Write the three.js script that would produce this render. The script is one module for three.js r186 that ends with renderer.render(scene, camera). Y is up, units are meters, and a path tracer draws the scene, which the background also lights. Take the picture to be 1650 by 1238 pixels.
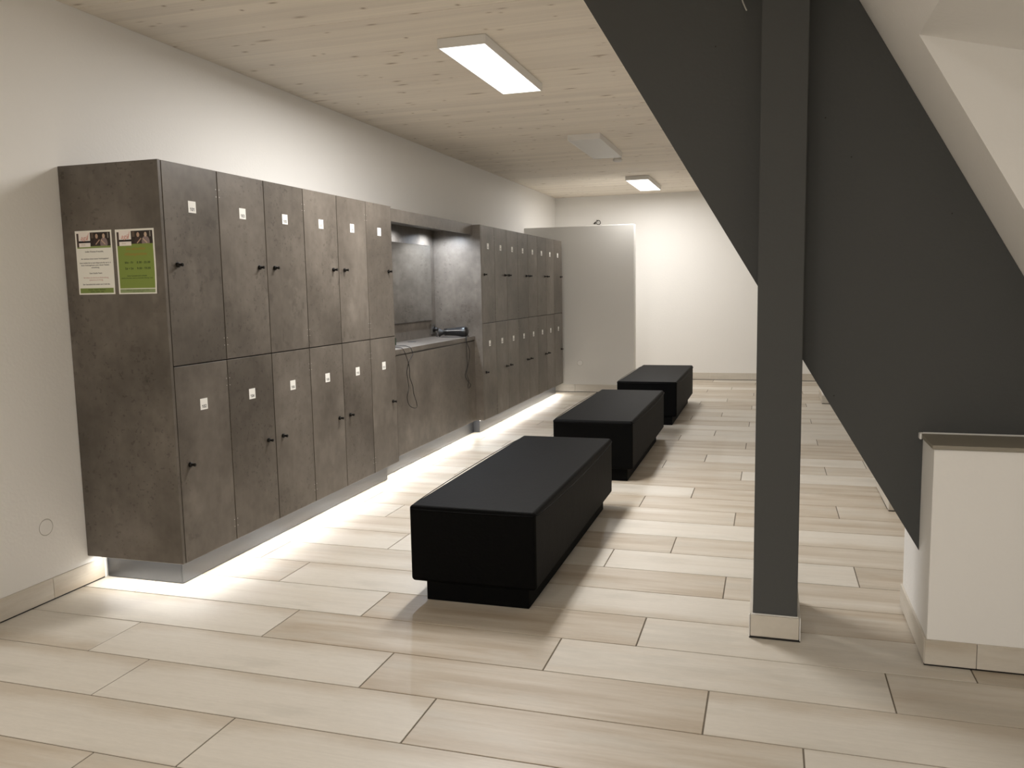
import * as THREE from 'three';
import { mergeGeometries } from 'three/addons/utils/BufferGeometryUtils.js';
import { RoundedBoxGeometry } from 'three/addons/geometries/RoundedBoxGeometry.js';
import { RectAreaLightUniformsLib } from 'three/addons/lights/RectAreaLightUniformsLib.js';

// ---------------------------------------------------------------- camera, exposure, light
RectAreaLightUniformsLib.init();
const scene = new THREE.Scene();
scene.background = new THREE.Color(0x000000);
const camera = new THREE.PerspectiveCamera(2 * Math.atan(619 / 1345.76) * 180 / Math.PI, 1650 / 1238, 0.05, 60);
camera.rotation.order = 'YXZ';
camera.position.set(2.6408, 1.4175, 3.2121);
camera.rotation.set(-0.1140, 0.3003, -0.0185);
const renderer = new THREE.WebGLRenderer({ antialias: true });
renderer.toneMapping = THREE.LinearToneMapping;
renderer.toneMappingExposure = 1.0;
renderer.shadowMap.enabled = true;
const PANEL_TINT = new THREE.Color().setRGB(1.0, 0.972, 0.94);      // ceiling panels
const STRIP_LIGHT = 95, STRIP_TINT = new THREE.Color().setRGB(1.0, 0.965, 0.91);     // strips under the lockers
const SPOT_LIGHT = 3.6, SPOT_TINT = new THREE.Color().setRGB(0.80, 0.88, 1.0);       // downlights in the niche

// ---------------------------------------------------------------- helpers
function rngOf(seed) { let a = seed >>> 0; return () => { a = (a + 0x6D2B79F5) >>> 0; let t = a; t = Math.imul(t ^ (t >>> 15), t | 1); t ^= t + Math.imul(t ^ (t >>> 7), t | 61); return ((t ^ (t >>> 14)) >>> 0) / 4294967296; }; }
const rnd = rngOf(77);
const used = new Map();
function numbered(n) { const k = used.get(n) || 0; used.set(n, k + 1); return k ? n + '_' + String(k).padStart(3, '0') : n; }
const baseOf = new WeakMap();
function tag(o, label, category, group) { o.userData.label = label; o.userData.category = category; if (group) o.userData.group = group; return o; }
function thing(name, label, category, base = [0, 0, 0], group) {
  const g = new THREE.Group(); g.name = numbered(name); g.position.set(...base); scene.add(g);
  baseOf.set(g, base); return tag(g, label, category, group);
}
function structure(name, base = [0, 0, 0]) {
  const g = new THREE.Group(); g.name = name; g.position.set(...base); g.userData.kind = 'structure'; scene.add(g); baseOf.set(g, base); return g;
}
// geo is given in world coordinates; the part is placed relative to its thing's base
function part(parent, name, geo, mat) {
  const b = baseOf.get(parent); if (b && (b[0] || b[1] || b[2])) geo.translate(-b[0], -b[1], -b[2]);
  const m = new THREE.Mesh(geo, mat); m.name = name; m.castShadow = m.receiveShadow = true; parent.add(m); baseOf.set(m, b); return m;
}
function structMesh(name, geo, mat) { const m = new THREE.Mesh(geo, mat); m.name = name; m.castShadow = m.receiveShadow = true; m.userData.kind = 'structure'; scene.add(m); baseOf.set(m, [0, 0, 0]); return m; }
// box with chamfered edges, uv in metres projected along the dominant axis
function cbox(x0, x1, y0, y1, z0, z1, c = 0.002, uo = 0, vo = 0, swap = false) {
  const lo = [x0, y0, z0], hi = [x1, y1, z1], mid = lo.map((v, i) => (v + hi[i]) / 2);
  c = Math.min(c, ...lo.map((v, i) => (hi[i] - v) * 0.45));
  const V = (s, axis) => [0, 1, 2].map((i) => (s[i] > 0 ? hi[i] : lo[i]) - (i === axis ? 0 : s[i] * c));
  const pos = [], uv = [];
  const tri = (a, b, d) => {
    const A = new THREE.Vector3(...a), B = new THREE.Vector3(...b), D = new THREE.Vector3(...d);
    const n = new THREE.Vector3().subVectors(B, A).cross(new THREE.Vector3().subVectors(D, A));
    const out = new THREE.Vector3((a[0] + b[0] + d[0]) / 3 - mid[0], (a[1] + b[1] + d[1]) / 3 - mid[1], (a[2] + b[2] + d[2]) / 3 - mid[2]);
    const P = n.dot(out) >= 0 ? [a, b, d] : [a, d, b];
    const an = [Math.abs(n.x), Math.abs(n.y), Math.abs(n.z)], k = an.indexOf(Math.max(...an));
    for (const p of P) { pos.push(...p); const q = k === 0 ? [p[2], p[1]] : k === 1 ? [p[0], p[2]] : [p[0], p[1]]; if (swap) q.reverse(); uv.push(q[0] + uo, q[1] + vo); }
  };
  const quad = (a, b, d, e) => { tri(a, b, d); tri(a, d, e); };
  for (let ax = 0; ax < 3; ax++) {
    const u = (ax + 1) % 3, w = (ax + 2) % 3;
    for (const s of [-1, 1]) {
      const S = (i, j) => { const r = [0, 0, 0]; r[ax] = s; r[u] = i; r[w] = j; return V(r, ax); };
      quad(S(-1, -1), S(1, -1), S(1, 1), S(-1, 1));
    }
    if (c > 0) for (const i of [-1, 1]) for (const j of [-1, 1]) {   // edges along ax
      const S = (k, f) => { const r = [0, 0, 0]; r[u] = i; r[w] = j; r[ax] = k; return V(r, f); };
      quad(S(-1, u), S(1, u), S(1, w), S(-1, w));
    }
  }
  if (c > 0) for (const i of [-1, 1]) for (const j of [-1, 1]) for (const k of [-1, 1]) tri(V([i, j, k], 0), V([i, j, k], 1), V([i, j, k], 2));
  const g = new THREE.BufferGeometry();
  g.setAttribute('position', new THREE.Float32BufferAttribute(pos, 3)); g.setAttribute('uv', new THREE.Float32BufferAttribute(uv, 2)); g.computeVertexNormals();
  return g;
}
// polygon in XY extruded from z0 to z1
function prism(pts, z0, z1, bevel = 0) {
  const s = new THREE.Shape(pts.map((p) => new THREE.Vector2(p[0], p[1])));
  const g = new THREE.ExtrudeGeometry(s, { depth: z1 - z0 - 2 * bevel, bevelEnabled: bevel > 0, bevelThickness: bevel, bevelSize: bevel, bevelOffset: -bevel, bevelSegments: 1 });
  g.translate(0, 0, z0 + bevel); return g;
}
const merge = (list) => mergeGeometries(list.map((g) => { g = g.index ? g.toNonIndexed() : g; for (const k of Object.keys(g.attributes)) if (!['position', 'normal', 'uv'].includes(k)) g.deleteAttribute(k); return g; }));
function lathe(profile, axis, at, seg = 20) {            // profile: [radius, along]
  const g = new THREE.LatheGeometry(profile.map((p) => new THREE.Vector2(p[0], p[1])), seg);
  if (axis === 'x') g.rotateZ(-Math.PI / 2); else if (axis === 'z') g.rotateX(Math.PI / 2); else if (axis === '-y') g.rotateX(Math.PI);
  g.translate(...at); return g;
}
function tube(pts, r, closed = false, seg = 120, rad = 8) { return new THREE.TubeGeometry(new THREE.CatmullRomCurve3(pts.map((p) => new THREE.Vector3(...p)), closed, 'centripetal'), seg, r, rad, closed); }

// ---------------------------------------------------------------- textures
function noise2(seed, px, py) {                           // periodic value noise
  const r = rngOf(seed), t = new Float32Array(px * py); for (let i = 0; i < t.length; i++) t[i] = r();
  return (x, y) => {
    x = ((x % px) + px) % px; y = ((y % py) + py) % py;
    const i = Math.floor(x), j = Math.floor(y); let fx = x - i, fy = y - j; fx = fx * fx * (3 - 2 * fx); fy = fy * fy * (3 - 2 * fy);
    const i1 = (i + 1) % px, j1 = (j + 1) % py;
    return (t[j * px + i] * (1 - fx) + t[j * px + i1] * fx) * (1 - fy) + (t[j1 * px + i] * (1 - fx) + t[j1 * px + i1] * fx) * fy;
  };
}
function fbm(seed, fx, fy, oct) {
  const L = []; for (let o = 0; o < oct; o++) L.push(noise2(seed + o * 13, fx << o, fy << o));
  return (u, v) => { let s = 0, a = 1, w = 0; for (let o = 0; o < oct; o++) { s += a * L[o](u * (fx << o), v * (fy << o)); w += a; a *= 0.55; } return s / w; };
}
function dataTex(w, h, fn, srgb = true) {
  const d = new Uint8Array(w * h * 4);
  for (let y = 0; y < h; y++) for (let x = 0; x < w; x++) { const c = fn(x / w, y / h), o = (y * w + x) * 4; d[o] = Math.max(0, Math.min(255, c[0])); d[o + 1] = Math.max(0, Math.min(255, c[1])); d[o + 2] = Math.max(0, Math.min(255, c[2])); d[o + 3] = 255; }
  const t = new THREE.DataTexture(d, w, h, THREE.RGBAFormat); if (srgb) t.colorSpace = THREE.SRGBColorSpace;
  t.wrapS = t.wrapT = THREE.RepeatWrapping; t.magFilter = THREE.LinearFilter; t.minFilter = THREE.LinearMipmapLinearFilter; t.generateMipmaps = true; t.needsUpdate = true; return t;
}
const mix = (a, b, t) => a.map((v, i) => v + (b[i] - v) * t);
const sstep = (a, b, x) => { const t = Math.max(0, Math.min(1, (x - a) / (b - a))); return t * t * (3 - 2 * t); };

// concrete-look laminate of the lockers
const concTex = (() => {
  const n1 = fbm(11, 3, 3, 6), n2 = fbm(29, 6, 5, 5), n3 = fbm(53, 40, 40, 3), n4 = fbm(71, 60, 9, 3), n5 = fbm(91, 110, 110, 2);
  const t = dataTex(1024, 1024, (u, v) => {
    let k = (n1(u, v) - 0.5) * 58 + (n2(u, v) - 0.5) * 26 + (n3(u, v) - 0.5) * 14 + (n4(u, v) - 0.5) * 7;
    const pit = sstep(0.66, 0.74, n3(u + 0.37, v + 0.11)) * sstep(0.5, 0.62, n2(u + 0.2, v + 0.4)); k -= pit * 9; k -= sstep(0.72, 0.79, n5(u, v)) * 15 * sstep(0.46, 0.62, n1(u + 0.31, v + 0.63)); k += sstep(0.6, 0.8, n2(u + 0.5, v + 0.3)) * 14;
    return [95 + k * 1.02, 88 + k, 80 + k * 0.96];
  });
  t.repeat.set(1 / 1.5, 1 / 1.5); return t;
})();
// floor tiles: pale timber-look porcelain, streaks run along the tile; s = strength of the tan streaks
function tileTex(seed, s, edge) {
  const a = fbm(seed, 2, 6, 4), b = fbm(seed + 5, 3, 40, 3), c = fbm(seed + 9, 4, 3, 4), d = fbm(seed + 17, 60, 60, 2);
  const pale = [207, 200, 188], tan = [173, 158, 138], grey = [190, 184, 172];
  return dataTex(1024, 256, (u, v) => {
    let k = Math.max(0, Math.min(1, (s - 0.12) * 0.9 + (a(u, v) - 0.5) * (0.5 + s * 1.1) + (b(u, v) - 0.5) * 0.22 * (0.4 + s)));
    k = Math.max(k, edge ? sstep(edge > 0 ? 0.62 : 0.38, edge > 0 ? 0.98 : 0.02, v + (c(u, v) - 0.5) * 0.45) * 0.6 : 0);
    let col = mix(pale, tan, k * 0.95); col = mix(col, grey, sstep(0.5, 0.75, c(u, v)) * 0.45);
    const g = (b(u * 1, v) - 0.5) * 9 + (d(u, v) - 0.5) * 6; return col.map((x) => x + g);
  });
}
// glazed spruce ceiling panel, several lamellas, knots stretched along the grain
function woodTex(seed) {
  const W = 2048, H = 320, a = fbm(seed, 4, 24, 4), b = fbm(seed + 3, 8, 110, 2), r = rngOf(seed + 99), lam = [0.21, 0.43, 0.64, 0.83], off = [0, 1, 2, 3, 4].map(() => (r() - 0.5) * 9);
  const knots = []; for (let i = 0; i < 34; i++) { const big = r() < 0.16; knots.push([r(), r(), (big ? 0.011 : 0.0045) * (0.6 + r()), (big ? 0.017 : 0.014) * (0.6 + r()), (0.25 + r() * 0.6) * (big ? 1 : 0.75)]); }
  return dataTex(W, H, (u, v) => {
    const l = lam.filter((x) => v > x).length; let k = off[l] + (a(u, v) - 0.5) * 15 + (b(u + l * 0.37, v) - 0.5) * 12;
    for (const x of lam) { const dd = Math.abs(v - x); if (dd < 0.005) k -= 9 * (1 - dd / 0.005); }
    let col = [236 + k * 0.8, 227 + k * 0.8, 213 + k * 0.75];
    for (const [kx, ky, rx, ry, s] of knots) { const dx = (u - kx) / rx, dy = (v - ky) / ry, q = dx * dx + dy * dy; if (q < 6) { const m = Math.exp(-q * 1.2) * s; col = mix(col, [120, 96, 72], m); } }
    return col;
  });
}
const plasterBump = (() => { const a = fbm(401, 90, 90, 3); const t = dataTex(512, 512, (u, v) => { const k = a(u, v) * 255; return [k, k, k]; }, false); return t; })();
const leatherBump = (() => { const a = fbm(501, 64, 64, 3), b = fbm(533, 6, 5, 4); const t = dataTex(512, 512, (u, v) => { const k = a(u, v) * 90 + b(u, v) * 165; return [k, k, k]; }, false); t.repeat.set(2, 2); return t; })();
const brushed = (() => { const a = fbm(601, 3, 200, 2); const t = dataTex(256, 512, (u, v) => { const k = 120 + (a(u, v) - 0.5) * 50; return [k, k, k]; }, false); t.repeat.set(1, 4); return t; })();

// ---------------------------------------------------------------- materials
const std = (o) => new THREE.MeshStandardMaterial(o);
const M = {};
M.wall = std({ color: 0xedebe7, roughness: 0.92, bumpMap: plasterBump, bumpScale: 0.0006 });
M.partition = std({ color: 0xdfddd8, roughness: 0.85, bumpMap: plasterBump, bumpScale: 0.0004 });
M.carcassGapShade = std({ color: 0x2a2520, roughness: 0.8 });  // dark brown paints the shade of the door gaps onto the locker bodies
M.rim = std({ color: 0xaeaaa2, roughness: 0.7 });
M.concrete = std({ map: concTex, roughness: 0.36 });
M.greyPaint = std({ color: 0x474847, roughness: 0.75, bumpMap: plasterBump, bumpScale: 0.0005 });
M.grout = std({ color: 0x6e6558, roughness: 0.95 });
M.dark = std({ color: 0x16130f, roughness: 0.6 });
M.knob = new THREE.MeshPhysicalMaterial({ color: 0x1a1815, roughness: 0.35, metalness: 0.6 });
M.steel = std({ color: 0xb9b6b0, roughness: 0.3, metalness: 1 });
M.plinth = std({ color: 0x6a6c70, roughness: 0.75, metalness: 1, roughnessMap: brushed });
M.white = std({ color: 0xe9e8e4, roughness: 0.5 });
M.fitting = std({ color: 0xe8e6e2, roughness: 0.55 });
M.diffuserOff = std({ color: 0xd9d8d4, roughness: 0.4 });
M.diffuserOn = std({ color: 0xffffff, roughness: 0.5, emissive: new THREE.Color().setRGB(1, 0.965, 0.91), emissiveIntensity: 2.6 });
M.stripOn = std({ color: 0xffffff, emissive: STRIP_TINT, emissiveIntensity: 3 });
M.spotOn = std({ color: 0xffffff, emissive: SPOT_TINT, emissiveIntensity: 3 });
M.leather = new THREE.MeshPhysicalMaterial({ color: 0x050505, roughness: 0.62, specularIntensity: 0.14, bumpMap: leatherBump, bumpScale: 0.0012 });
M.benchBase = new THREE.MeshPhysicalMaterial({ color: 0x050505, roughness: 0.7, specularIntensity: 0.15 });
M.mirror = std({ color: 0xd6d6d4, roughness: 0.02, metalness: 1 });
M.sill = std({ color: 0x8f897c, roughness: 0.6 });
M.dryer = new THREE.MeshPhysicalMaterial({ color: 0x08080a, roughness: 0.3, clearcoat: 0.3, clearcoatRoughness: 0.1 });
M.cord = std({ color: 0x120f0d, roughness: 0.5 });
M.socket = std({ color: 0x4e4a44, roughness: 0.4 });
M.greenGlass = new THREE.MeshPhysicalMaterial({ color: 0xb9d3c2, roughness: 0.08, transmission: 1, thickness: 0.03, ior: 1.45, attenuationColor: new THREE.Color(0x6f9a80), attenuationDistance: 0.06 });
M.paleCable = std({ color: 0xb8b6b0, roughness: 0.5 });
const tileVariants = { pale: [], tan: [], mid: [] };
[[1001, 0.12, 0], [1033, 0.2, 0], [1065, 0.05, 1], [1097, 0.15, -1]].forEach((a) => tileVariants.pale.push(std({ map: tileTex(...a), roughness: 0.42 })));
[[2001, 0.95, 0], [2033, 0.85, 0], [2065, 1.0, 1]].forEach((a) => tileVariants.tan.push(std({ map: tileTex(...a), roughness: 0.42 })));
[[3001, 0.55, 0], [3033, 0.6, -1]].forEach((a) => tileVariants.mid.push(std({ map: tileTex(...a), roughness: 0.42 })));
const woodMats = [5001, 5101, 5201, 5301].map((s) => std({ map: woodTex(s), roughness: 0.7 }));

// ---------------------------------------------------------------- the room
const XL = -0.565, XR = 4.7, ZB = -9.57, ZR = 6.2, CEIL = 2.79;
const roofX = (y) => 2.942 + (2.466 - y) / 1.762;         // steep roof slope on the right
// floor: grout bed with single tiles 1.2 x 0.3 m laid in quarter bond
{
  const floor = structure('floor');
  part(floor, 'grout_bed', cbox(XL - 0.2, XR + 0.2, -0.12, -0.0025, ZB - 0.2, ZR + 0.2, 0), M.grout);
  const P = 0.3005, L = 1.21, X0 = 0.037, J = 0.0026, cls = [0, 2, 3, 1];
  const tones = { // row (0 = z .045-.346): tile that starts at joint x ~ -> tone
    '0': { '-0.6': 'pale', '0.6': 'tan', '1.8': 'pale', '3.1': 'mid' }, '1': { '0.0': 'pale', '1.2': 'tan', '2.5': 'pale' }, '2': { '0.3': 'pale', '1.6': 'mid', '2.8': 'pale' },
    '3': { '-0.3': 'pale', '0.9': 'pale' }, '4': { '-0.6': 'tan', '0.6': 'mid' }, '-1': { '0.9': 'tan', '2.2': 'pale', '-0.3': 'pale' }, '-2': { '0.3': 'pale', '1.6': 'pale', '2.8': 'tan' },
    '-3': { '0.0': 'mid', '1.2': 'tan', '2.5': 'mid' }, '-4': { '0.6': 'pale', '1.8': 'pale', '3.1': 'tan' }, '-5': { '0.9': 'tan', '2.2': 'mid' }, '-6': { '0.3': 'mid', '1.6': 'pale', '2.8': 'pale' },
    '-7': { '1.2': 'mid', '2.5': 'tan' }, '-8': { '0.6': 'tan', '1.8': 'pale', '3.1': 'tan' }, '-9': { '0.9': 'pale', '2.2': 'tan' } };
  const shared = new Map();
  const tileGeo = (w, d, u0, u1, v0, v1) => {
    const key = [w, d, u0, u1, v0, v1].map((x) => x.toFixed(4)).join();
    if (shared.has(key)) return shared.get(key);
    const c = 0.0012, t = 0.0065, g = cbox(0, w, -t, 0, 0, d, c), p = g.attributes.position, uv = g.attributes.uv;
    for (let i = 0; i < p.count; i++) uv.setXY(i, u0 + (u1 - u0) * p.getX(i) / w, v0 + (v1 - v0) * p.getZ(i) / d);
    shared.set(key, g); return g;
  };
  for (let r = -32; r <= 20; r++) {
    const z0 = 0.045 + r * P, z1 = z0 + P; if (z1 < ZB || z0 > ZR) continue;
    const a = Math.max(z0 + J, ZB), b = Math.min(z1 - J, ZR);
    // class of the row: row 1 has joints at 0.04, 1.25, 2.46 (class 0); going back the order is 0, 2, 3, 1
    const k = cls[(((1 - r) % 4) + 4) % 4];
    for (let i = -2; i < 5; i++) {
      const s = X0 + 0.3025 * k + (i) * L, e = s + L; if (e < XL + 0.03 || s > XR - 0.03) continue;
      const x0 = Math.max(s + J, XL), x1 = Math.min(e - J, XR); if (x1 - x0 < 0.02) continue;
      const rr = rngOf(r * 977 + i * 131 + 5000), key = s.toFixed(1);
      const tone = (tones[r] && (tones[r][key] || tones[r][key === '-0.0' ? '0.0' : key])) || (rr() < 0.42 ? 'pale' : rr() < 0.55 ? 'tan' : 'mid');
      const set = tileVariants[tone], flip = rr() < 0.5;
      let u0 = (x0 - s) / L, u1 = (x1 - s) / L; if (flip) { u0 = 1 - u0; u1 = 1 - u1; }
      const vf = rr() < 0.5;
      const m = new THREE.Mesh(tileGeo(x1 - x0, b - a, u0, u1, vf ? 1 : 0, vf ? 0 : 1), set[Math.floor(rr() * set.length)]);
      m.name = numbered('tile'); m.position.set(x0, 0, a); m.castShadow = m.receiveShadow = true; floor.add(m);
    }
  }
}
// ceiling: slab with single glazed wooden panels
{
  const ce = structure('ceiling');
  part(ce, 'slab', cbox(XL - 0.2, 3.3, CEIL + 0.016, CEIL + 0.2, ZB - 0.2, ZR + 0.2, 0), M.grout);
  const pitch = 0.6275, j0 = -0.81, X1 = roofX(CEIL) + 0.02; let n = 0;
  for (let i = -14; i <= 15; i++) {
    const a = Math.max(j0 + i * pitch + 0.0026, ZB), b = Math.min(j0 + (i + 1) * pitch - 0.0026, ZR); if (b - a < 0.02) continue;
    const rr = rngOf(i * 71 + 900), g = cbox(XL, X1, CEIL, CEIL + 0.018, a, b, 0.0025), p = g.attributes.position, uv = g.attributes.uv, o = rr(), f = rr() < 0.5 ? -1 : 1;
    for (let k = 0; k < p.count; k++) uv.setXY(k, o + f * (p.getX(k) - XL) / 3.6, (p.getZ(k) - a) / pitch);
    part(ce, numbered('panel'), g, woodMats[(n++ * 3 + 1) % 4]);
  }
}
structMesh('wall_left', cbox(XL - 0.2, XL, -0.1, CEIL + 0.02, ZB - 0.2, ZR + 0.2, 0), M.wall);
structMesh('wall_back', cbox(XL, XR + 0.2, -0.1, CEIL + 0.02, ZB - 0.2, ZB, 0), M.wall);
structMesh('wall_rear', cbox(XL, XR + 0.2, -0.1, CEIL + 0.02, ZR, ZR + 0.2, 0), M.wall);
structMesh('wall_right', merge([cbox(roofX(0.7), roofX(0.7) + 0.2, -0.1, 0.72, ZB, -0.665, 0), cbox(XR, XR + 0.2, -0.1, 2.0, -0.665, ZR, 0)]), M.wall);
{ // steep roof slope, its dormer cheek (facing the camera) and the dormer's own ceiling
  const n = [0.8697, 0.4936].map((v) => v * 0.14), hy = 2.21;
  structMesh('ceiling_slope', merge([
    prism([[roofX(CEIL + 0.03), CEIL + 0.03], [roofX(0.6), 0.6], [roofX(0.6) + n[0], 0.6 + n[1]], [roofX(CEIL + 0.03) + n[0], CEIL + 0.03 + n[1]]], ZB, 0.05),
    prism([[roofX(CEIL + 0.03), CEIL + 0.03], [roofX(hy), hy], [roofX(hy) + n[0], hy + n[1]], [roofX(CEIL + 0.03) + n[0], CEIL + 0.03 + n[1]]], 0.05, ZR)]), M.wall);
  structMesh('ceiling_dormer', prism([[roofX(hy), hy], [XR + 0.1, hy - 0.26 * (XR + 0.1 - roofX(hy))], [XR + 0.1, hy - 0.26 * (XR + 0.1 - roofX(hy)) + 0.15], [roofX(hy) + 0.02, hy + 0.15]], 0.1301, ZR), M.wall);
  structMesh('wall_dormer', prism([[roofX(hy), hy], [XR, hy], [XR, 0], [roofX(0.6), 0], [roofX(0.6), 0.6]], 0.05, 0.13), M.wall);
}
// skirting: each tile strip is a piece; faces along +x ('x'), +z ('z') or -x ('-x')
function skirting(name, face, at, from, to, joints, h = 0.1) {
  const g = structure(name); const cuts = [from, ...joints.filter((j) => j > from && j < to), to];
  for (let i = 0; i + 1 < cuts.length; i++) {
    const a = cuts[i] + 0.001, b = cuts[i + 1] - 0.001, t = 0.009, y0 = 0.007;
    const geo = face === 'x' ? cbox(at, at + t, y0, h, a, b, 0.001) : face === '-x' ? cbox(at - t, at, y0, h, a, b, 0.001) : cbox(a, b, y0, h, at, at + t, 0.001);
    const p = geo.attributes.position, uv = geo.attributes.uv, o = rnd(), vo = rnd();
    for (let k = 0; k < p.count; k++) uv.setXY(k, o + ((face === 'z' ? p.getX(k) : p.getZ(k)) - a) / 1.2, vo + (p.getY(k) - y0) / 0.3);
    const set = [...tileVariants.pale, tileVariants.mid[0]]; part(g, numbered('skirting_tile'), geo, set[Math.floor(rnd() * set.length)]);
  }
  const u = face === 'x' ? cbox(at, at + 0.004, -0.002, 0.007, from, to, 0) : face === '-x' ? cbox(at - 0.004, at, -0.002, 0.007, from, to, 0) : cbox(from, to, -0.002, 0.007, at, at + 0.004, 0);
  part(g, 'joint', u, M.dark);
  return g;
}
const every = (j, p, n = 12) => Array.from({ length: 2 * n }, (_, i) => j + (i - n) * p);
skirting('baseboard_left', 'x', XL, -0.09, ZR, every(0.227, 0.6, 14), 0.106);
skirting('baseboard_back', 'z', ZB, 0.93, roofX(0.7), every(2.395, 0.6), 0.106);
skirting('baseboard_partition', 'z', -7.83, XL, 0.925, every(0.12, 0.6), 0.106);
// free-standing white partition beyond the lockers
structMesh('wall_partition', cbox(XL, 0.925, -0.01, 2.224, -7.98, -7.83, 0.003), M.partition);
// low white wall blocks (knee walls) along the slope, with tile skirting
function kneeBlock(name, x0, x1, zf, zb, h) { structMesh(name, cbox(x0, x1, -0.01, h, zb, zf, 0.003), M.wall); }
kneeBlock('wall_knee_1', 3.215, XR, -0.065, -0.662, 0.815);
kneeBlock('wall_knee_2', 3.372, roofX(0.75), -2.31, -2.95, 0.75);
kneeBlock('wall_knee_3', 3.25, roofX(0.75), -7.165, -7.8, 0.75);
skirting('baseboard_knee_1', 'z', -0.065, 3.207, XR, every(4.0, 0.62));
skirting('baseboard_knee_1_side', '-x', 3.215, -0.665, -0.064, []);
skirting('baseboard_knee_2', 'z', -2.31, 3.364, roofX(0.7), []); skirting('baseboard_knee_2_side', '-x', 3.372, -2.95, -2.309, []);
skirting('baseboard_knee_3', 'z', -7.165, 3.242, roofX(0.7), []); skirting('baseboard_knee_3_side', '-x', 3.25, -7.8, -7.164, []);
{ // grey-brown board on top of the near knee wall, with a pale bead along the back and left end
  const g = structure('trim_1'); part(g, 'sill_board', cbox(3.206, XR, 0.815, 0.83, -0.3, -0.052, 0.002), M.sill);
  part(g, 'sealant_bead', merge([cbox(3.2, XR, 0.83, 0.835, -0.305, -0.294, 0.002), cbox(3.198, 3.206, 0.812, 0.835, -0.305, -0.27, 0.002)]), M.fitting);
}
// ---------------------------------------------------------------- grey column and diagonal panel
{
  const lx = (y) => 1.89 + (2.586 - y) * 0.5965;
  const d = thing('diagonal_brace', 'wide dark grey diagonal panel running from ceiling down to low white wall', 'brace', [3.2, 0.35, -0.36]);
  part(d, 'panel', prism([[lx(CEIL), CEIL], [lx(0.365), 0.365], [3.2145, 0.365], [3.2145, 0.836], [roofX(0.836) - 0.001, 0.836], [roofX(CEIL) - 0.001, CEIL]], -0.42, -0.30), M.greyPaint);
  const holes = [[2.419, 2.35], [3.284, 1.665], [2.888, 0.971], [2.929, 1.893], [2.832, 2.046]];
  for (const [x, y] of holes) part(d, numbered('screw_hole'), lathe([[0, 0.001], [0.0028, 0.001], [0.0028, 0]], 'z', [x, y, -0.2998], 10), M.dark);
  const c = thing('support_column', 'dark grey square column with tiled foot standing in front of diagonal panel', 'column', [2.678, 0, -0.38]);
  part(c, 'front_post', cbox(2.594, 2.763, 0, 2.473, -0.2999, -0.165, 0.003), M.greyPaint);
  part(c, 'head_piece', cbox(2.592, 2.765, 2.4765, CEIL - 0.001, -0.2999, -0.166, 0.003), M.greyPaint);
  part(c, 'rear_post', cbox(2.594, 2.763, 0, CEIL - 0.001, -0.6, -0.4201, 0.003), M.greyPaint);
  const tm = tileVariants.pale[0], T = (n, x0, x1, z0, z1) => part(c, n, cbox(x0, x1, 0.008, 0.096, z0, z1, 0.0012, rnd(), rnd()), tm);
  T('foot_tile', 2.5855, 2.7705, -0.165, -0.152); T('foot_tile', 2.5805, 2.5935, -0.605, -0.167); T('foot_tile', 2.7635, 2.7765, -0.605, -0.167);
  part(c, 'corner_strip', cbox(2.5795, 2.5835, 0.004, 0.097, -0.166, -0.151, 0.001), M.fitting);
  part(c, 'corner_strip', cbox(2.7725, 2.7765, 0.004, 0.097, -0.166, -0.151, 0.001), M.fitting);
  part(c, 'foot_joint', cbox(2.58, 2.776, -0.002, 0.008, -0.604, -0.1515, 0), M.dark);
  part(c, 'sealant_bead', cbox(2.589, 2.768, 0.096, 0.1, -0.1655, -0.158, 0.0015), M.fitting);
  const w = new THREE.Mesh(tube([[2.505, 2.62, -0.293], [2.512, 2.56, -0.29], [2.519, 2.51, -0.285], [2.528, 2.485, -0.28], [2.536, 2.466, -0.276]], 0.0028), M.paleCable);
  w.name = 'cable_end'; w.castShadow = w.receiveShadow = true; scene.add(w); tag(w, 'short pale loose cable end hanging in front of the diagonal grey panel', 'cable');
}
// ---------------------------------------------------------------- ceiling lights
function ceilingLight(x0, x1, z0, z1, power, label) {
  const t = thing('ceiling_light', label, 'light', [(x0 + x1) / 2, CEIL, (z0 + z1) / 2], 'rectangular ceiling panel lights');
  const yb = 2.738, f = 0.008;
  part(t, 'housing', merge([cbox(x0, x0 + f, yb, CEIL - 0.001, z0, z1, 0.001), cbox(x1 - f, x1, yb, CEIL - 0.001, z0, z1, 0.001), cbox(x0 + f, x1 - f, yb, CEIL - 0.001, z0, z0 + f, 0.001), cbox(x0 + f, x1 - f, yb, CEIL - 0.001, z1 - f, z1, 0.001), cbox(x0 + f, x1 - f, yb + 0.03, CEIL - 0.001, z0 + f, z1 - f, 0)]), M.fitting);
  part(t, 'diffuser', cbox(x0 + f, x1 - f, yb + 0.001, yb + 0.008, z0 + f, z1 - f, 0.001), power ? M.diffuserOn : M.diffuserOff);
  if (power) {
    const l = new THREE.RectAreaLight(PANEL_TINT, power, x1 - x0 - 2 * f, z1 - z0 - 2 * f);
    l.position.set(0, yb - 0.004 - CEIL, 0); l.rotation.x = -Math.PI / 2; l.name = 'panel_light'; t.add(l);
  }
}
ceilingLight(0.866, 1.146, -2.425, -1.245, 88, 'glowing rectangular panel light nearest on the wooden ceiling');
ceilingLight(0.862, 1.16, -5.55, -4.37, 0, 'switched-off rectangular panel light in the middle of the wooden ceiling');
ceilingLight(0.875, 1.165, -8.72, -7.46, 43, 'glowing rectangular panel light farthest away near the white back wall');
ceilingLight(0.866, 1.146, 3.8, 4.98, 46, 'glowing rectangular panel light on the ceiling behind the camera, left side');
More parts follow.
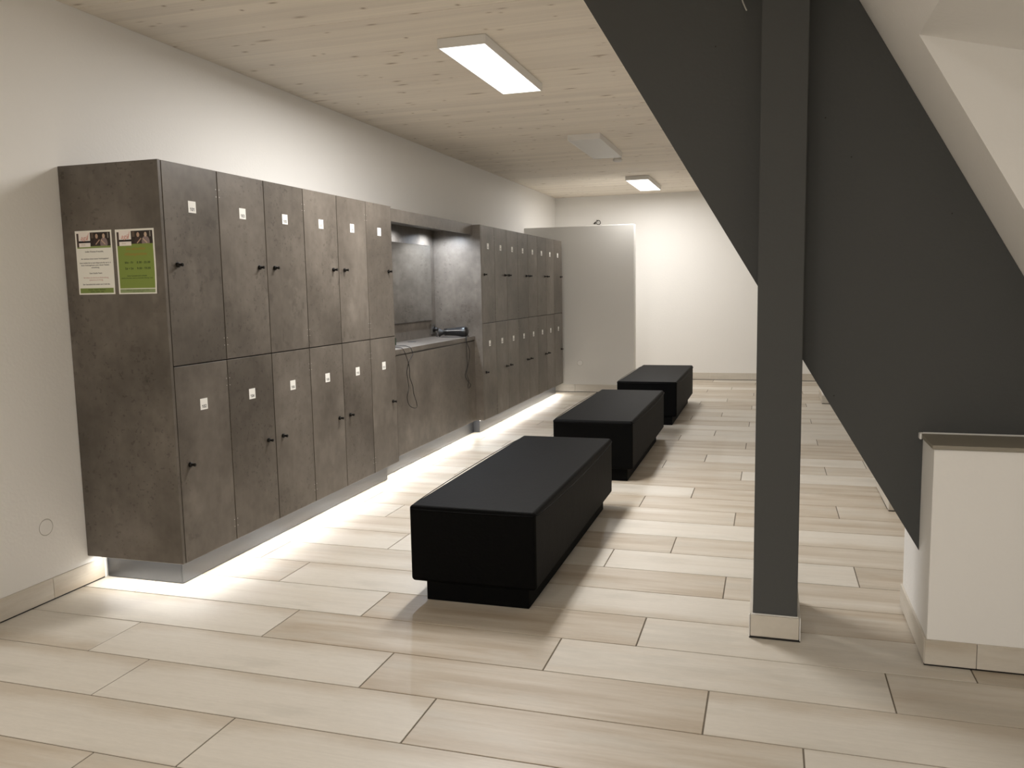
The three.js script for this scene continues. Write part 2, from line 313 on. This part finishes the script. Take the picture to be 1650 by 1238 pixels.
ceilingLight(2.2, 2.48, 3.8, 4.98, 46, 'added glowing panel light, unseen behind the camera, right side, for extra brightness');  // added lamp out of view, brightens the surfaces facing the camera
{
  const t = thing('smoke_detector', 'small round smoke detector on ceiling just beyond the switched-off light', 'detector', [1.058, CEIL, -5.86]);
  part(t, 'mount', lathe([[0, 0], [0.042, 0], [0.042, 0.018], [0, 0.018]], '-y', [1.058, CEIL, -5.86], 24), M.fitting);
  part(t, 'body', lathe([[0.036, 0.017], [0.05, 0.024], [0.05, 0.036], [0.034, 0.05], [0, 0.052]], '-y', [1.058, CEIL, -5.86], 24), M.fitting);
}
// ---------------------------------------------------------------- lockers
const B0 = 0.143, BM = 1.084, BT = 2.025, G = 0.0028, DT = 0.019, BACK = XL + 0.002;
const stickerCache = new Map();
function stickerMat(text) {
  const c = document.createElement('canvas'); c.width = c.height = 128; const x = c.getContext('2d');
  x.fillStyle = '#f1efe9'; x.fillRect(0, 0, 128, 128); x.fillStyle = '#14120f'; x.font = 'bold 50px sans-serif'; x.textAlign = 'center'; x.fillText(text, 65, 108);
  const t = new THREE.CanvasTexture(c); t.colorSpace = THREE.SRGBColorSpace; return std({ map: t, roughness: 0.45 });
}
// thin sticker / sheet lying on a face that looks along +x or +z, uv 0..1
function sheet(face, a0, a1, y0, y1, at, th = 0.0006, curl = 0) {
  const n = 1, w = Math.abs(a1 - a0), h = y1 - y0, g = new THREE.BoxGeometry(w, h, th, n, 6, 1); const p = g.attributes.position;
  if (curl) for (let i = 0; i < p.count; i++) { const q = Math.max(0, (-p.getY(i) / h) * 2 - 0.1); p.setZ(i, p.getZ(i) + curl * q * q * (0.5 + p.getX(i) / w)); }
  if (face === 'x') { g.rotateY(Math.PI / 2); g.translate(at + th / 2, (y0 + y1) / 2, (a0 + a1) / 2); } else g.translate((a0 + a1) / 2, (y0 + y1) / 2, at + th / 2);
  return g;
}
const knobGeoProto = lathe([[0, 0], [0.0115, 0], [0.0125, 0.002], [0.0125, 0.014], [0.0105, 0.0165], [0.0062, 0.018], [0.0058, 0.036], [0.0078, 0.037], [0.0082, 0.0455], [0.0065, 0.0475], [0, 0.0475]], 'x', [0, 0, 0], 18).scale(0.68, 1, 1);
function lockerUnit(z0, pitch, nTop, nLow, knobLeft, label, extra) {
  const zc = z0 - pitch / 2, t = thing('locker_unit', label, 'locker', [-0.28, 0, zc], 'locker columns along the left wall');
  part(t, 'body', cbox(BACK, -DT - 0.0015, B0, BT, z0 - pitch + 0.0004, z0 - 0.0004, 0.001, rnd(), rnd()), M.carcassGapShade);
  for (const [y0, y1, num] of [[BM + G, BT - 0.001, nTop], [B0, BM - G, nLow]]) {
    const top = y1 > 1.5, d = part(t, 'door', cbox(-DT, 0, y0, y1, z0 - pitch + G, z0 - G, 0.0012, rnd() * 3, rnd() * 3), M.concrete);
    const zs = z0 - 0.2, ys = top ? 1.803 : 0.856;
    part(d, 'number_plate', sheet('x', zs + 0.0275, zs - 0.0275, ys, ys + 0.055, 0.0001), stickerMat(String(num)));
    const zk = knobLeft ? z0 - 0.07 : z0 - pitch + 0.075, yk = top ? 1.555 : 0.608;
    const kg = knobGeoProto.clone(); kg.translate(0, yk, zk); part(d, 'knob', kg, M.knob);
    for (const yh of [y0 + 0.09, y1 - 0.11]) {                 // hinge: two small screws and the edge of the leaf in the gap
      const e = knobLeft ? -1 : 1, zh = knobLeft ? z0 - pitch + 0.013 : z0 - 0.013, ze = knobLeft ? z0 - pitch + 0.0012 : z0 - 0.0012;
      const sc = (y) => lathe([[0.0027, 0], [0.0024, 0.0008], [0, 0.001]], 'x', [0, y, zh], 8);
      part(d, 'hinge', merge([sc(yh - 0.018), sc(yh + 0.018), cbox(-0.012, -0.004, yh - 0.03, yh + 0.03, ze - 0.0009, ze + 0.0009, 0.0003)]), M.steel);
    }
  }
  if (extra) part(t, 'side_panel', cbox(BACK, -0.001, B0, BT, extra[0], extra[1], 0.0012, rnd(), rnd()), M.concrete);
  return t;
}
const ORD = ['first', 'second', 'third', 'fourth', 'fifth', 'sixth', 'seventh', 'eighth'];
for (let i = 0; i < 6; i++) {
  const a = 101 + 2 * i;
  lockerUnit(-0.0135 - 0.401 * i, 0.401, a, a + 1, i % 2 === 0, `${ORD[i]} grey locker column of the near row, doors numbered ${a} and ${a + 1}`, i === 0 ? [-0.0125, 0.007] : i === 5 ? [-2.4205, -2.4196] : null);
}
const Z2 = -4.403, P2 = 0.4014;
for (let i = 0; i < 8; i++) {
  const a = 113 + 2 * i;
  lockerUnit(Z2 - P2 * i, P2, a, a + 1, i % 2 === 0, `${ORD[i]} grey locker column beyond the mirror niche, doors ${a} and ${a + 1}`, i === 0 ? [-4.4025, -4.385] : i === 7 ? [-7.634, -7.6145] : null);
}
// metal plinths and the light strips in front of them
function plinth(label, parts) { const t = thing('plinth', label, 'plinth', [-0.3, 0, parts[0][3]], 'brushed metal plinths'); for (const [n, x0, x1, z1, z0] of parts) part(t, n, cbox(x0, x1, 0.003, B0 - 0.001, z0, z1, 0.001), M.plinth); }
plinth('brushed metal plinth under the near row of six lockers', [['front_plate', -0.105, -0.1, -0.105, -2.419], ['end_plate', BACK + 0.01, -0.1055, -0.105, -0.11], ['end_plate', -0.5, -0.1055, -2.414, -2.419]]);
plinth('brushed metal plinth set back under the mirror niche', [['front_plate', -0.165, -0.16, -2.42, -4.5085]]);
plinth('brushed metal plinth under the far row of eight lockers', [['front_plate', -0.1, -0.095, -4.51, -7.6], ['end_plate', -0.5, -0.1005, -4.51, -4.515]]);
function ledStrip(label, x0, x1, z0, z1) {
  const t = thing('light_strip', label, 'light strip', [(x0 + x1) / 2, B0, (z0 + z1) / 2], 'light strips under the lockers');
  part(t, 'profile', cbox(x0 - 0.003, x1 + 0.003, B0 - 0.004, B0 - 0.0005, z0 - 0.003, z1 + 0.003, 0.0005), M.steel);
  part(t, 'diodes', cbox(x0, x1, B0 - 0.007, B0 - 0.004, z0, z1, 0.0005), M.stripOn);
  const l = new THREE.RectAreaLight(STRIP_TINT, STRIP_LIGHT, x1 - x0, z1 - z0); l.position.set(0, -0.009, 0); l.rotation.x = -Math.PI / 2; l.name = 'strip_light'; t.add(l);
}
ledStrip('white light strip under the front of the near locker row', -0.06, -0.05, -2.4, -0.06);
ledStrip('white light strip under the near end of the lockers, beside the left wall', -0.52, -0.06, -0.055, -0.045);
ledStrip('white light strip under the mirror niche', -0.125, -0.115, -4.38, -2.44);
ledStrip('white light strip under the front of the far locker row', -0.06, -0.05, -7.62, -4.41);
// notices on the side of the near lockers
function noticeMat(green) {
  const W = 512, H = 724, c = document.createElement('canvas'); c.width = W; c.height = H; const x = c.getContext('2d');
  x.fillStyle = '#efece2'; x.fillRect(0, 0, W, H); const L = 20, R = W - 20;
  if (green) { x.fillStyle = '#7f9140'; x.fillRect(L, 130, R - L, 530); x.fillStyle = '#8d9a6c'; x.fillRect(L, 668, R - L, 42); }
  else { x.fillStyle = '#8b9b5a'; x.fillRect(L, 165, R - L, 34); x.fillStyle = '#7c8c48'; x.fillRect(L, 652, R - L, 56); }
  const hy = 18, hh = 150;
  x.fillStyle = '#4b3c34'; x.fillRect(L, hy + 12, 28, hh + 4);
  x.fillStyle = '#efe6de'; x.fillRect(L + 28, hy - 4, 160, 170); x.fillStyle = '#140d0a'; x.fillRect(L + 28, hy + 98, 168, 22);
  x.strokeStyle = '#c2604a'; x.lineWidth = 4; x.fillStyle = '#c2604a'; x.font = 'italic 62px serif'; x.textAlign = 'left'; x.fillText('agil', L + 52, hy + 88);
  x.beginPath(); x.moveTo(L + 138, hy + 86); x.quadraticCurveTo(L + 160, hy + 50, L + 172, hy + 12); x.stroke();
  x.fillStyle = '#b9ab98'; x.font = 'italic 18px serif'; x.fillText('fitness', L + 60, hy + 146);
  const px = L + 190, pw = R - px, ph = hh + (green ? -6 : 4); x.save(); x.beginPath(); x.rect(px, hy + 4, pw, ph); x.clip();   // printed photograph: two figures in dark clothes with folded arms
  x.fillStyle = '#2c211a'; x.fillRect(px, hy, pw, ph + 20); x.fillStyle = '#5b4c3f'; x.fillRect(px + 14, hy + 10, 34, 60); x.fillStyle = '#8a8478'; x.fillRect(R - 40, hy + 12, 16, 60);
  const fig = (cx, skin, cloth, sgn) => {
    x.fillStyle = cloth; x.beginPath(); x.ellipse(cx, hy + 130, 52, 66, 0, 0, 7); x.fill();
    x.fillStyle = '#1b120d'; x.beginPath(); x.ellipse(cx + 4, hy + 34, 26, 28, 0, 0, 7); x.fill();
    x.fillStyle = skin; x.beginPath(); x.ellipse(cx, hy + 48, 19, 27, 0, 0, 7); x.fill();
    x.strokeStyle = skin; x.lineWidth = 13; x.lineCap = 'round'; x.beginPath(); x.moveTo(cx + sgn * 36, hy + 92); x.lineTo(cx - sgn * 14, hy + 138); x.stroke();
  };
  fig(px + 92, '#b99a84', '#3a2a26', 1); fig(px + 190, '#c2a892', '#8a7876', -1); x.restore();
  x.textAlign = 'center'; const put = (s, y, f, col, cx = W / 2) => { x.font = f; x.fillStyle = col; x.fillText(s, cx, y); };
  if (green) {
    put('Die aktuellen', 232, 'bold italic 38px serif', '#a1762f'); put('Öffnungszeiten:', 292, 'bold italic 38px serif', '#a1762f');
    put('Mo - Fr', 384, 'bold 34px sans-serif', '#22300a', 160); put('8.00 - 22.00', 384, 'bold 34px sans-serif', '#22300a', 352);
    put('Sa + So', 450, 'bold 34px sans-serif', '#22300a', 160); put('9.00 - 19.00', 450, 'bold 34px sans-serif', '#22300a', 352);
    put('Unser Saunabereich schließt', 528, 'bold 19px sans-serif', '#22300a'); put('jeweils eine halbe Stunde vor Ende der Öffnung. Team', 552, 'bold 16px sans-serif', '#22300a');
    put('Fitness · Sauna · Wellness · Kurse · Gesundheit', 686, '15px sans-serif', '#2f3a16'); put('Telefon · Studio · www', 704, '14px sans-serif', '#2f3a16');
  } else {
    const k = '#2b2522', r = '#a8665c';
    put('Liebe Fitness-Freunde,', 246, 'bold 24px sans-serif', k); put('Ihr möchtet einen neuen Trainingsplan?', 326, 'bold 20px sans-serif', k);
    put('Dann meldet Ihr es nach Absprache für nur 5,- €', 372, 'bold 19px sans-serif', k); put('beim Trainingsteam unter dieser Theken-', 398, 'bold 20px sans-serif', k); put('anmeldung.', 424, 'bold 20px sans-serif', k);
    put('Euer Studio Team', 490, 'bold 21px sans-serif', k); put('Wir bitten um eine kurze Rückmeldung,', 540, '20px sans-serif', r); put('spätestens am Vortag.', 566, '20px sans-serif', r);
    put('Der Saunabetrieb endet um 21.00 Uhr.', 616, 'bold 21px sans-serif', k); put('Fitness · Sauna · Wellness', 676, 'bold 20px sans-serif', '#2f3a16'); put('Telefon · Studio · www', 699, 'bold 18px sans-serif', '#2f3a16');
  }
  const t = new THREE.CanvasTexture(c); t.colorSpace = THREE.SRGBColorSpace; return std({ map: t, roughness: 0.6 });
}
{
  const a = new THREE.Mesh(sheet('z', -0.4895, -0.2795, 1.425, 1.722, 0.0073, 0.0006, 0.002), noticeMat(false)); a.name = 'paper_notice'; tag(a, 'white printed notice with green footer taped to the grey locker side', 'notice');
  const b = new THREE.Mesh(sheet('z', -0.259, -0.043, 1.424, 1.721, 0.0073, 0.0006, 0.006), noticeMat(true)); b.name = 'paper_notice_001'; tag(b, 'green opening hours notice taped to the grey locker side', 'notice');
  for (const m of [a, b]) { m.castShadow = m.receiveShadow = true; scene.add(m); }
}
// ---------------------------------------------------------------- mirror niche between the two rows
const NF = -0.08, NB = -0.482, N0 = -4.384, N1 = -2.4205, SH = 0.968;
{
  const t = thing('vanity_niche', 'grey concrete-look dressing niche with shelf between the two locker rows', 'niche', [-0.3, 0, (N0 + N1) / 2]);
  const C = (n, ...a) => part(t, n, cbox(...a, 0.0015, rnd(), rnd()), M.concrete);
  C('base_panel', NF - 0.022, NF - 0.003, B0, 0.917, N0, N1);
  C('bottom_panel', BACK, NF - 0.022, B0, B0 + 0.019, N0, N1);
  C('support_rail', NF - 0.05, NF - 0.02, 0.895, 0.93, N0, N1);
  const sh = C('shelf', NB, NF + 0.002, SH - 0.038, SH, N0, N1);
  part(sh, 'dark_disc', lathe([[0, 0.0012], [0.03, 0.0012], [0.032, 0.0022], [0.037, 0.0022], [0.038, 0]], 'y', [-0.352, SH, -3.515], 24), M.dark);  // thin dark disc with a low rim, flat on the shelf
  C('back_panel', NB - 0.019, NB, B0 + 0.02, 2.03, N0, N1);
  C('header', NF - 0.019, NF, 1.933, 2.03, N0, N1);
  C('soffit', NB, NF - 0.019, 1.985, 2.003, N0, N1);
  C('top_panel', NB, NF - 0.019, 2.012, 2.03, N0, N1);
  for (const z of [-2.72, -3.42, -4.12]) {
    const d = part(t, 'downlight', lathe([[0.026, 0], [0.037, 0], [0.037, 0.005], [0.026, 0.006], [0.026, 0]], '-y', [-0.3, 1.985, z], 24), M.steel);
    part(d, 'lens', lathe([[0, 0.001], [0.025, 0.001], [0.025, 0.004], [0, 0.004]], '-y', [-0.3, 1.985, z], 20), M.spotOn);
    const l = new THREE.SpotLight(SPOT_TINT, SPOT_LIGHT, 0, 1.42, 0.35, 2); l.name = 'niche_light'; l.position.set(0, 1.978, z - (N0 + N1) / 2); l.shadow.radius = 1.1; l.castShadow = true;
    l.target.position.set(0, 0, z - (N0 + N1) / 2); l.target.name = 'aim'; t.add(l); t.add(l.target);
  }
  const m = thing('wall_mirror', 'wide frameless mirror on the back of the niche reflecting its grey side', 'mirror', [NB, 1.13, -3.405]);
  part(m, 'glass', cbox(NB + 0.012, NB + 0.017, 1.13, 1.835, -4.262, -2.545, 0.0008), M.mirror);
  part(m, 'backing', cbox(NB + 0.0005, NB + 0.0115, 1.16, 1.8, -4.2, -2.61, 0.001), M.dark);
}
{ // socket with plug in the corner above the shelf
  const t = thing('wall_socket', 'grey double wall socket in the niche corner above the shelf', 'socket', [NB, 0.99, -4.31]);
  part(t, 'frame', cbox(NB, NB + 0.012, 0.99, 1.086, -4.345, -4.262, 0.002), M.socket);
  part(t, 'insert', lathe([[0, 0.013], [0.02, 0.013], [0.024, 0.02], [0.027, 0.02], [0.027, 0]], 'x', [NB, 1.04, -4.303], 24), M.dark);
  part(t, 'plug', lathe([[0, 0], [0.018, 0], [0.018, 0.03], [0.008, 0.045], [0, 0.045]], 'x', [NB + 0.014, 1.04, -4.303], 18), M.cord);
}
{ // hair dryer lying on the shelf, its cord hanging over the edge in a loop
  const D = [-0.25, SH + 0.05, -4.225], t = thing('hair_dryer', 'glossy black hair dryer lying on the right end of niche shelf', 'hair dryer', [-0.25, SH, -4.225]);
  const body = lathe([[0.028, -0.075], [0.031, -0.074], [0.034, -0.03], [0.039, 0.03], [0.046, 0.085], [0.049, 0.115], [0.047, 0.14], [0.038, 0.155], [0.02, 0.161], [0, 0.162]], 'x', D, 28); body.translate(0, 0, 0); part(t, 'barrel', body, M.dryer);
  const noz = lathe([[0.029, 0.0], [0.031, -0.01], [0.02, -0.022], [0.024, -0.042], [0.042, -0.068], [0.0415, -0.07], [0.02, -0.045], [0.016, -0.02]], 'x', [0, 0, 0], 24); noz.scale(1, 1, 0.6); noz.translate(D[0] - 0.06, D[1] - 0.007, D[2]); part(t, 'nozzle', noz, M.cord);
  const ring = lathe([[0.032, 0], [0.0345, 0.001], [0.0345, 0.004], [0.033, 0.005]], 'x', [D[0] - 0.052, D[1], D[2]], 24); part(t, 'ring', ring, M.knob);
  const hd = new RoundedBoxGeometry(0.036, 0.03, 0.11, 3, 0.013); hd.rotateY(0.25); hd.translate(D[0] + 0.085, SH + 0.022, D[2] - 0.075); part(t, 'handle', hd, M.dryer);
  for (let k = 0; k < 5; k++) part(t, 'vent_slot', lathe([[0.0482 - k * 0.0012, 0], [0.0496 - k * 0.0016, 0.001], [0.0482 - k * 0.0012, 0.002]], 'x', [D[0] + 0.117 + k * 0.006, D[1], D[2]], 24), M.cord);
  const lp = [[-4.11, 0.908], [-4.103, 0.806], [-4.087, 0.704], [-4.06, 0.624], [-4.101, 0.567], [-4.17, 0.516], [-4.165, 0.491], [-4.111, 0.497], [-4.098, 0.526], [-4.155, 0.561], [-4.08, 0.632], [-4.111, 0.712], [-4.185, 0.778], [-4.176, 0.841]];
  part(t, 'cord', tube([[-0.14, SH + 0.02, -4.32], [-0.1, SH + 0.004, -4.27], [-0.085, SH + 0.003, -4.16], [-0.072, SH - 0.004, -4.12], ...lp.map(([z, y], i) => [-0.066 + 0.006 * (i % 3), y, z]), [-0.07, 0.93, -4.13], [-0.076, SH + 0.003, -4.14], [-0.15, SH + 0.003, -4.165], [-0.3, SH + 0.003, -4.165], [-0.42, SH + 0.006, -4.25], [-0.43, 1.01, -4.3], [NB + 0.055, 1.04, -4.303]], 0.0028, false, 260, 7), M.cord);
}
{ // the other dryer sits behind the locker edge; its cord hangs over the shelf in a long loop
  const D = [-0.3, SH + 0.05, -2.62], t = thing('hair_dryer', 'black hair dryer at left end of niche shelf with long dangling cord loop', 'hair dryer', [-0.3, SH, -2.62]);
  part(t, 'barrel', lathe([[0.028, -0.075], [0.031, -0.074], [0.034, -0.03], [0.039, 0.03], [0.046, 0.085], [0.049, 0.115], [0.047, 0.14], [0.038, 0.155], [0.02, 0.161], [0, 0.162]], 'x', D, 28), M.dryer);
  const hd = new RoundedBoxGeometry(0.036, 0.03, 0.12, 3, 0.013); hd.translate(D[0] + 0.085, SH + 0.022, D[2] - 0.08); part(t, 'handle', hd, M.dryer);
  const lp = [[-2.723, 0.935], [-2.759, 0.872], [-2.776, 0.81], [-2.801, 0.738], [-2.838, 0.663], [-2.844, 0.601], [-2.914, 0.521], [-2.912, 0.49], [-2.846, 0.486], [-2.774, 0.518], [-2.727, 0.59], [-2.74, 0.631], [-2.774, 0.662], [-2.748, 0.726], [-2.725, 0.78], [-2.766, 0.82], [-2.78, 0.862], [-2.848, 0.917], [-2.853, 0.945]];
  part(t, 'cord', tube([[-0.215, SH + 0.02, -2.74], [-0.2, SH + 0.004, -2.82], [-0.15, SH + 0.003, -2.8], [-0.09, SH + 0.003, -2.73], [-0.074, SH - 0.006, -2.718], ...lp.map(([z, y], i) => [-0.062 + 0.005 * (i % 3), y, z]), [-0.074, SH - 0.003, -2.86], [-0.1, SH + 0.003, -2.88], [-0.18, SH + 0.003, -2.98], [-0.3, SH + 0.003, -2.9], [-0.42, SH + 0.005, -2.62]], 0.0029, false, 280, 7), M.cord);
}
{
  const t = thing('glass_bottle', 'small pale green glass bottle on niche shelf, half hidden by the lockers', 'bottle', [-0.335, SH, -3.1]);
  part(t, 'glass', lathe([[0, 0], [0.022, 0], [0.024, 0.003], [0.024, 0.05], [0.02, 0.058], [0.011, 0.064], [0.011, 0.072], [0.0095, 0.072]], 'y', [-0.335, SH + 0.0005, -3.1], 20), M.greenGlass);
  part(t, 'cap', lathe([[0, 0.07], [0.0125, 0.07], [0.0125, 0.085], [0, 0.085]], 'y', [-0.335, SH + 0.0005, -3.1], 16), M.fitting);
}
// ---------------------------------------------------------------- benches
function bench(x0, x1, z0, z1, bx0, bx1, bz0, bz1, label) {
  const t = thing('bench', label, 'bench', [(x0 + x1) / 2, 0, (z0 + z1) / 2], 'black upholstered benches in a row');
  const g = new RoundedBoxGeometry(x1 - x0, 0.356, z1 - z0, 5, 0.018), p = g.attributes.position, uv = g.attributes.uv, nn = g.attributes.normal;
  for (let i = 0; i < p.count; i++) {
    const ax = Math.abs(nn.getX(i)), ay = Math.abs(nn.getY(i)), az = Math.abs(nn.getZ(i));
    if (ax > ay && ax > az) uv.setXY(i, p.getZ(i), p.getY(i)); else if (ay > az) uv.setXY(i, p.getX(i), p.getZ(i)); else uv.setXY(i, p.getX(i), p.getY(i));
  }
  g.translate((x0 + x1) / 2, 0.268, (z0 + z1) / 2); part(t, 'upholstery', g, M.leather);
  const e = 0.012, yt = 0.43, s = 0.0022;                                     // welted seam just under the top edge
  part(t, 'seam', tube([[x0 + e, yt, z0], [x1 - e, yt, z0], [x1, yt, z0 + e], [x1, yt, z1 - e], [x1 - e, yt, z1], [x0 + e, yt, z1], [x0, yt, z1 - e], [x0, yt, z0 + e]], s, true, 160, 6), M.leather);
  part(t, 'base', cbox(bx0, bx1, 0.001, 0.095, bz0, bz1, 0.002), M.benchBase);
}
bench(1.083, 1.68, -2.045, -0.193, 1.152, 1.64, -1.945, -0.215, 'long black upholstered bench nearest the camera');
bench(1.112, 1.706, -4.6, -2.73, 1.18, 1.664, -4.37, -2.75, 'middle black upholstered bench of the row of three');
bench(1.142, 1.752, -7.13, -5.285, 1.205, 1.706, -7.0, -5.305, 'farthest black upholstered bench, near the white back wall');
// ---------------------------------------------------------------- small fittings on the walls
function cover(name, label, face, at) {
  const t = thing(name, label, 'cover', at, 'round blank covers on the walls');
  part(t, 'disc', lathe([[0, 0.003], [0.033, 0.003], [0.0355, 0.0015], [0.036, 0]], face, at, 32), M.wall);
  part(t, 'rim', lathe([[0.0362, 0], [0.0385, 0.0008], [0.0395, 0]], face, at, 32), M.rim);
}
cover('blank_cover', 'round white blank cover low on left wall beside the lockers', 'x', [XL + 0.0003, 0.352, 0.235]);
cover('blank_cover', 'round white blank cover low on the partition beyond the lockers', 'z', [0.191, 0.397, -7.8297]);
{
  const t = thing('cable_outlet', 'dark cable loop sticking out of back wall just above the partition', 'cable', [0.09, 2.38, ZB]);
  part(t, 'loop', tube(Array.from({ length: 14 }, (_, i) => { const a = i / 14 * Math.PI * 2; return [0.118 + 0.031 * Math.cos(a), 2.393 + 0.031 * Math.sin(a), ZB + 0.025 + 0.012 * Math.sin(a * 2)]; }), 0.0045, true, 80, 8), M.dark);
  part(t, 'lead', tube([[0.088, 2.425, ZB - 0.01], [0.088, 2.428, ZB + 0.02], [0.1, 2.424, ZB + 0.03], [0.118, 2.424, ZB + 0.026]], 0.0045), M.dark);
  part(t, 'clip', prism([[0.034, 2.374], [0.072, 2.374], [0.072, 2.41]], ZB, ZB + 0.02, 0.002), M.dark);
}
renderer.render(scene, camera);
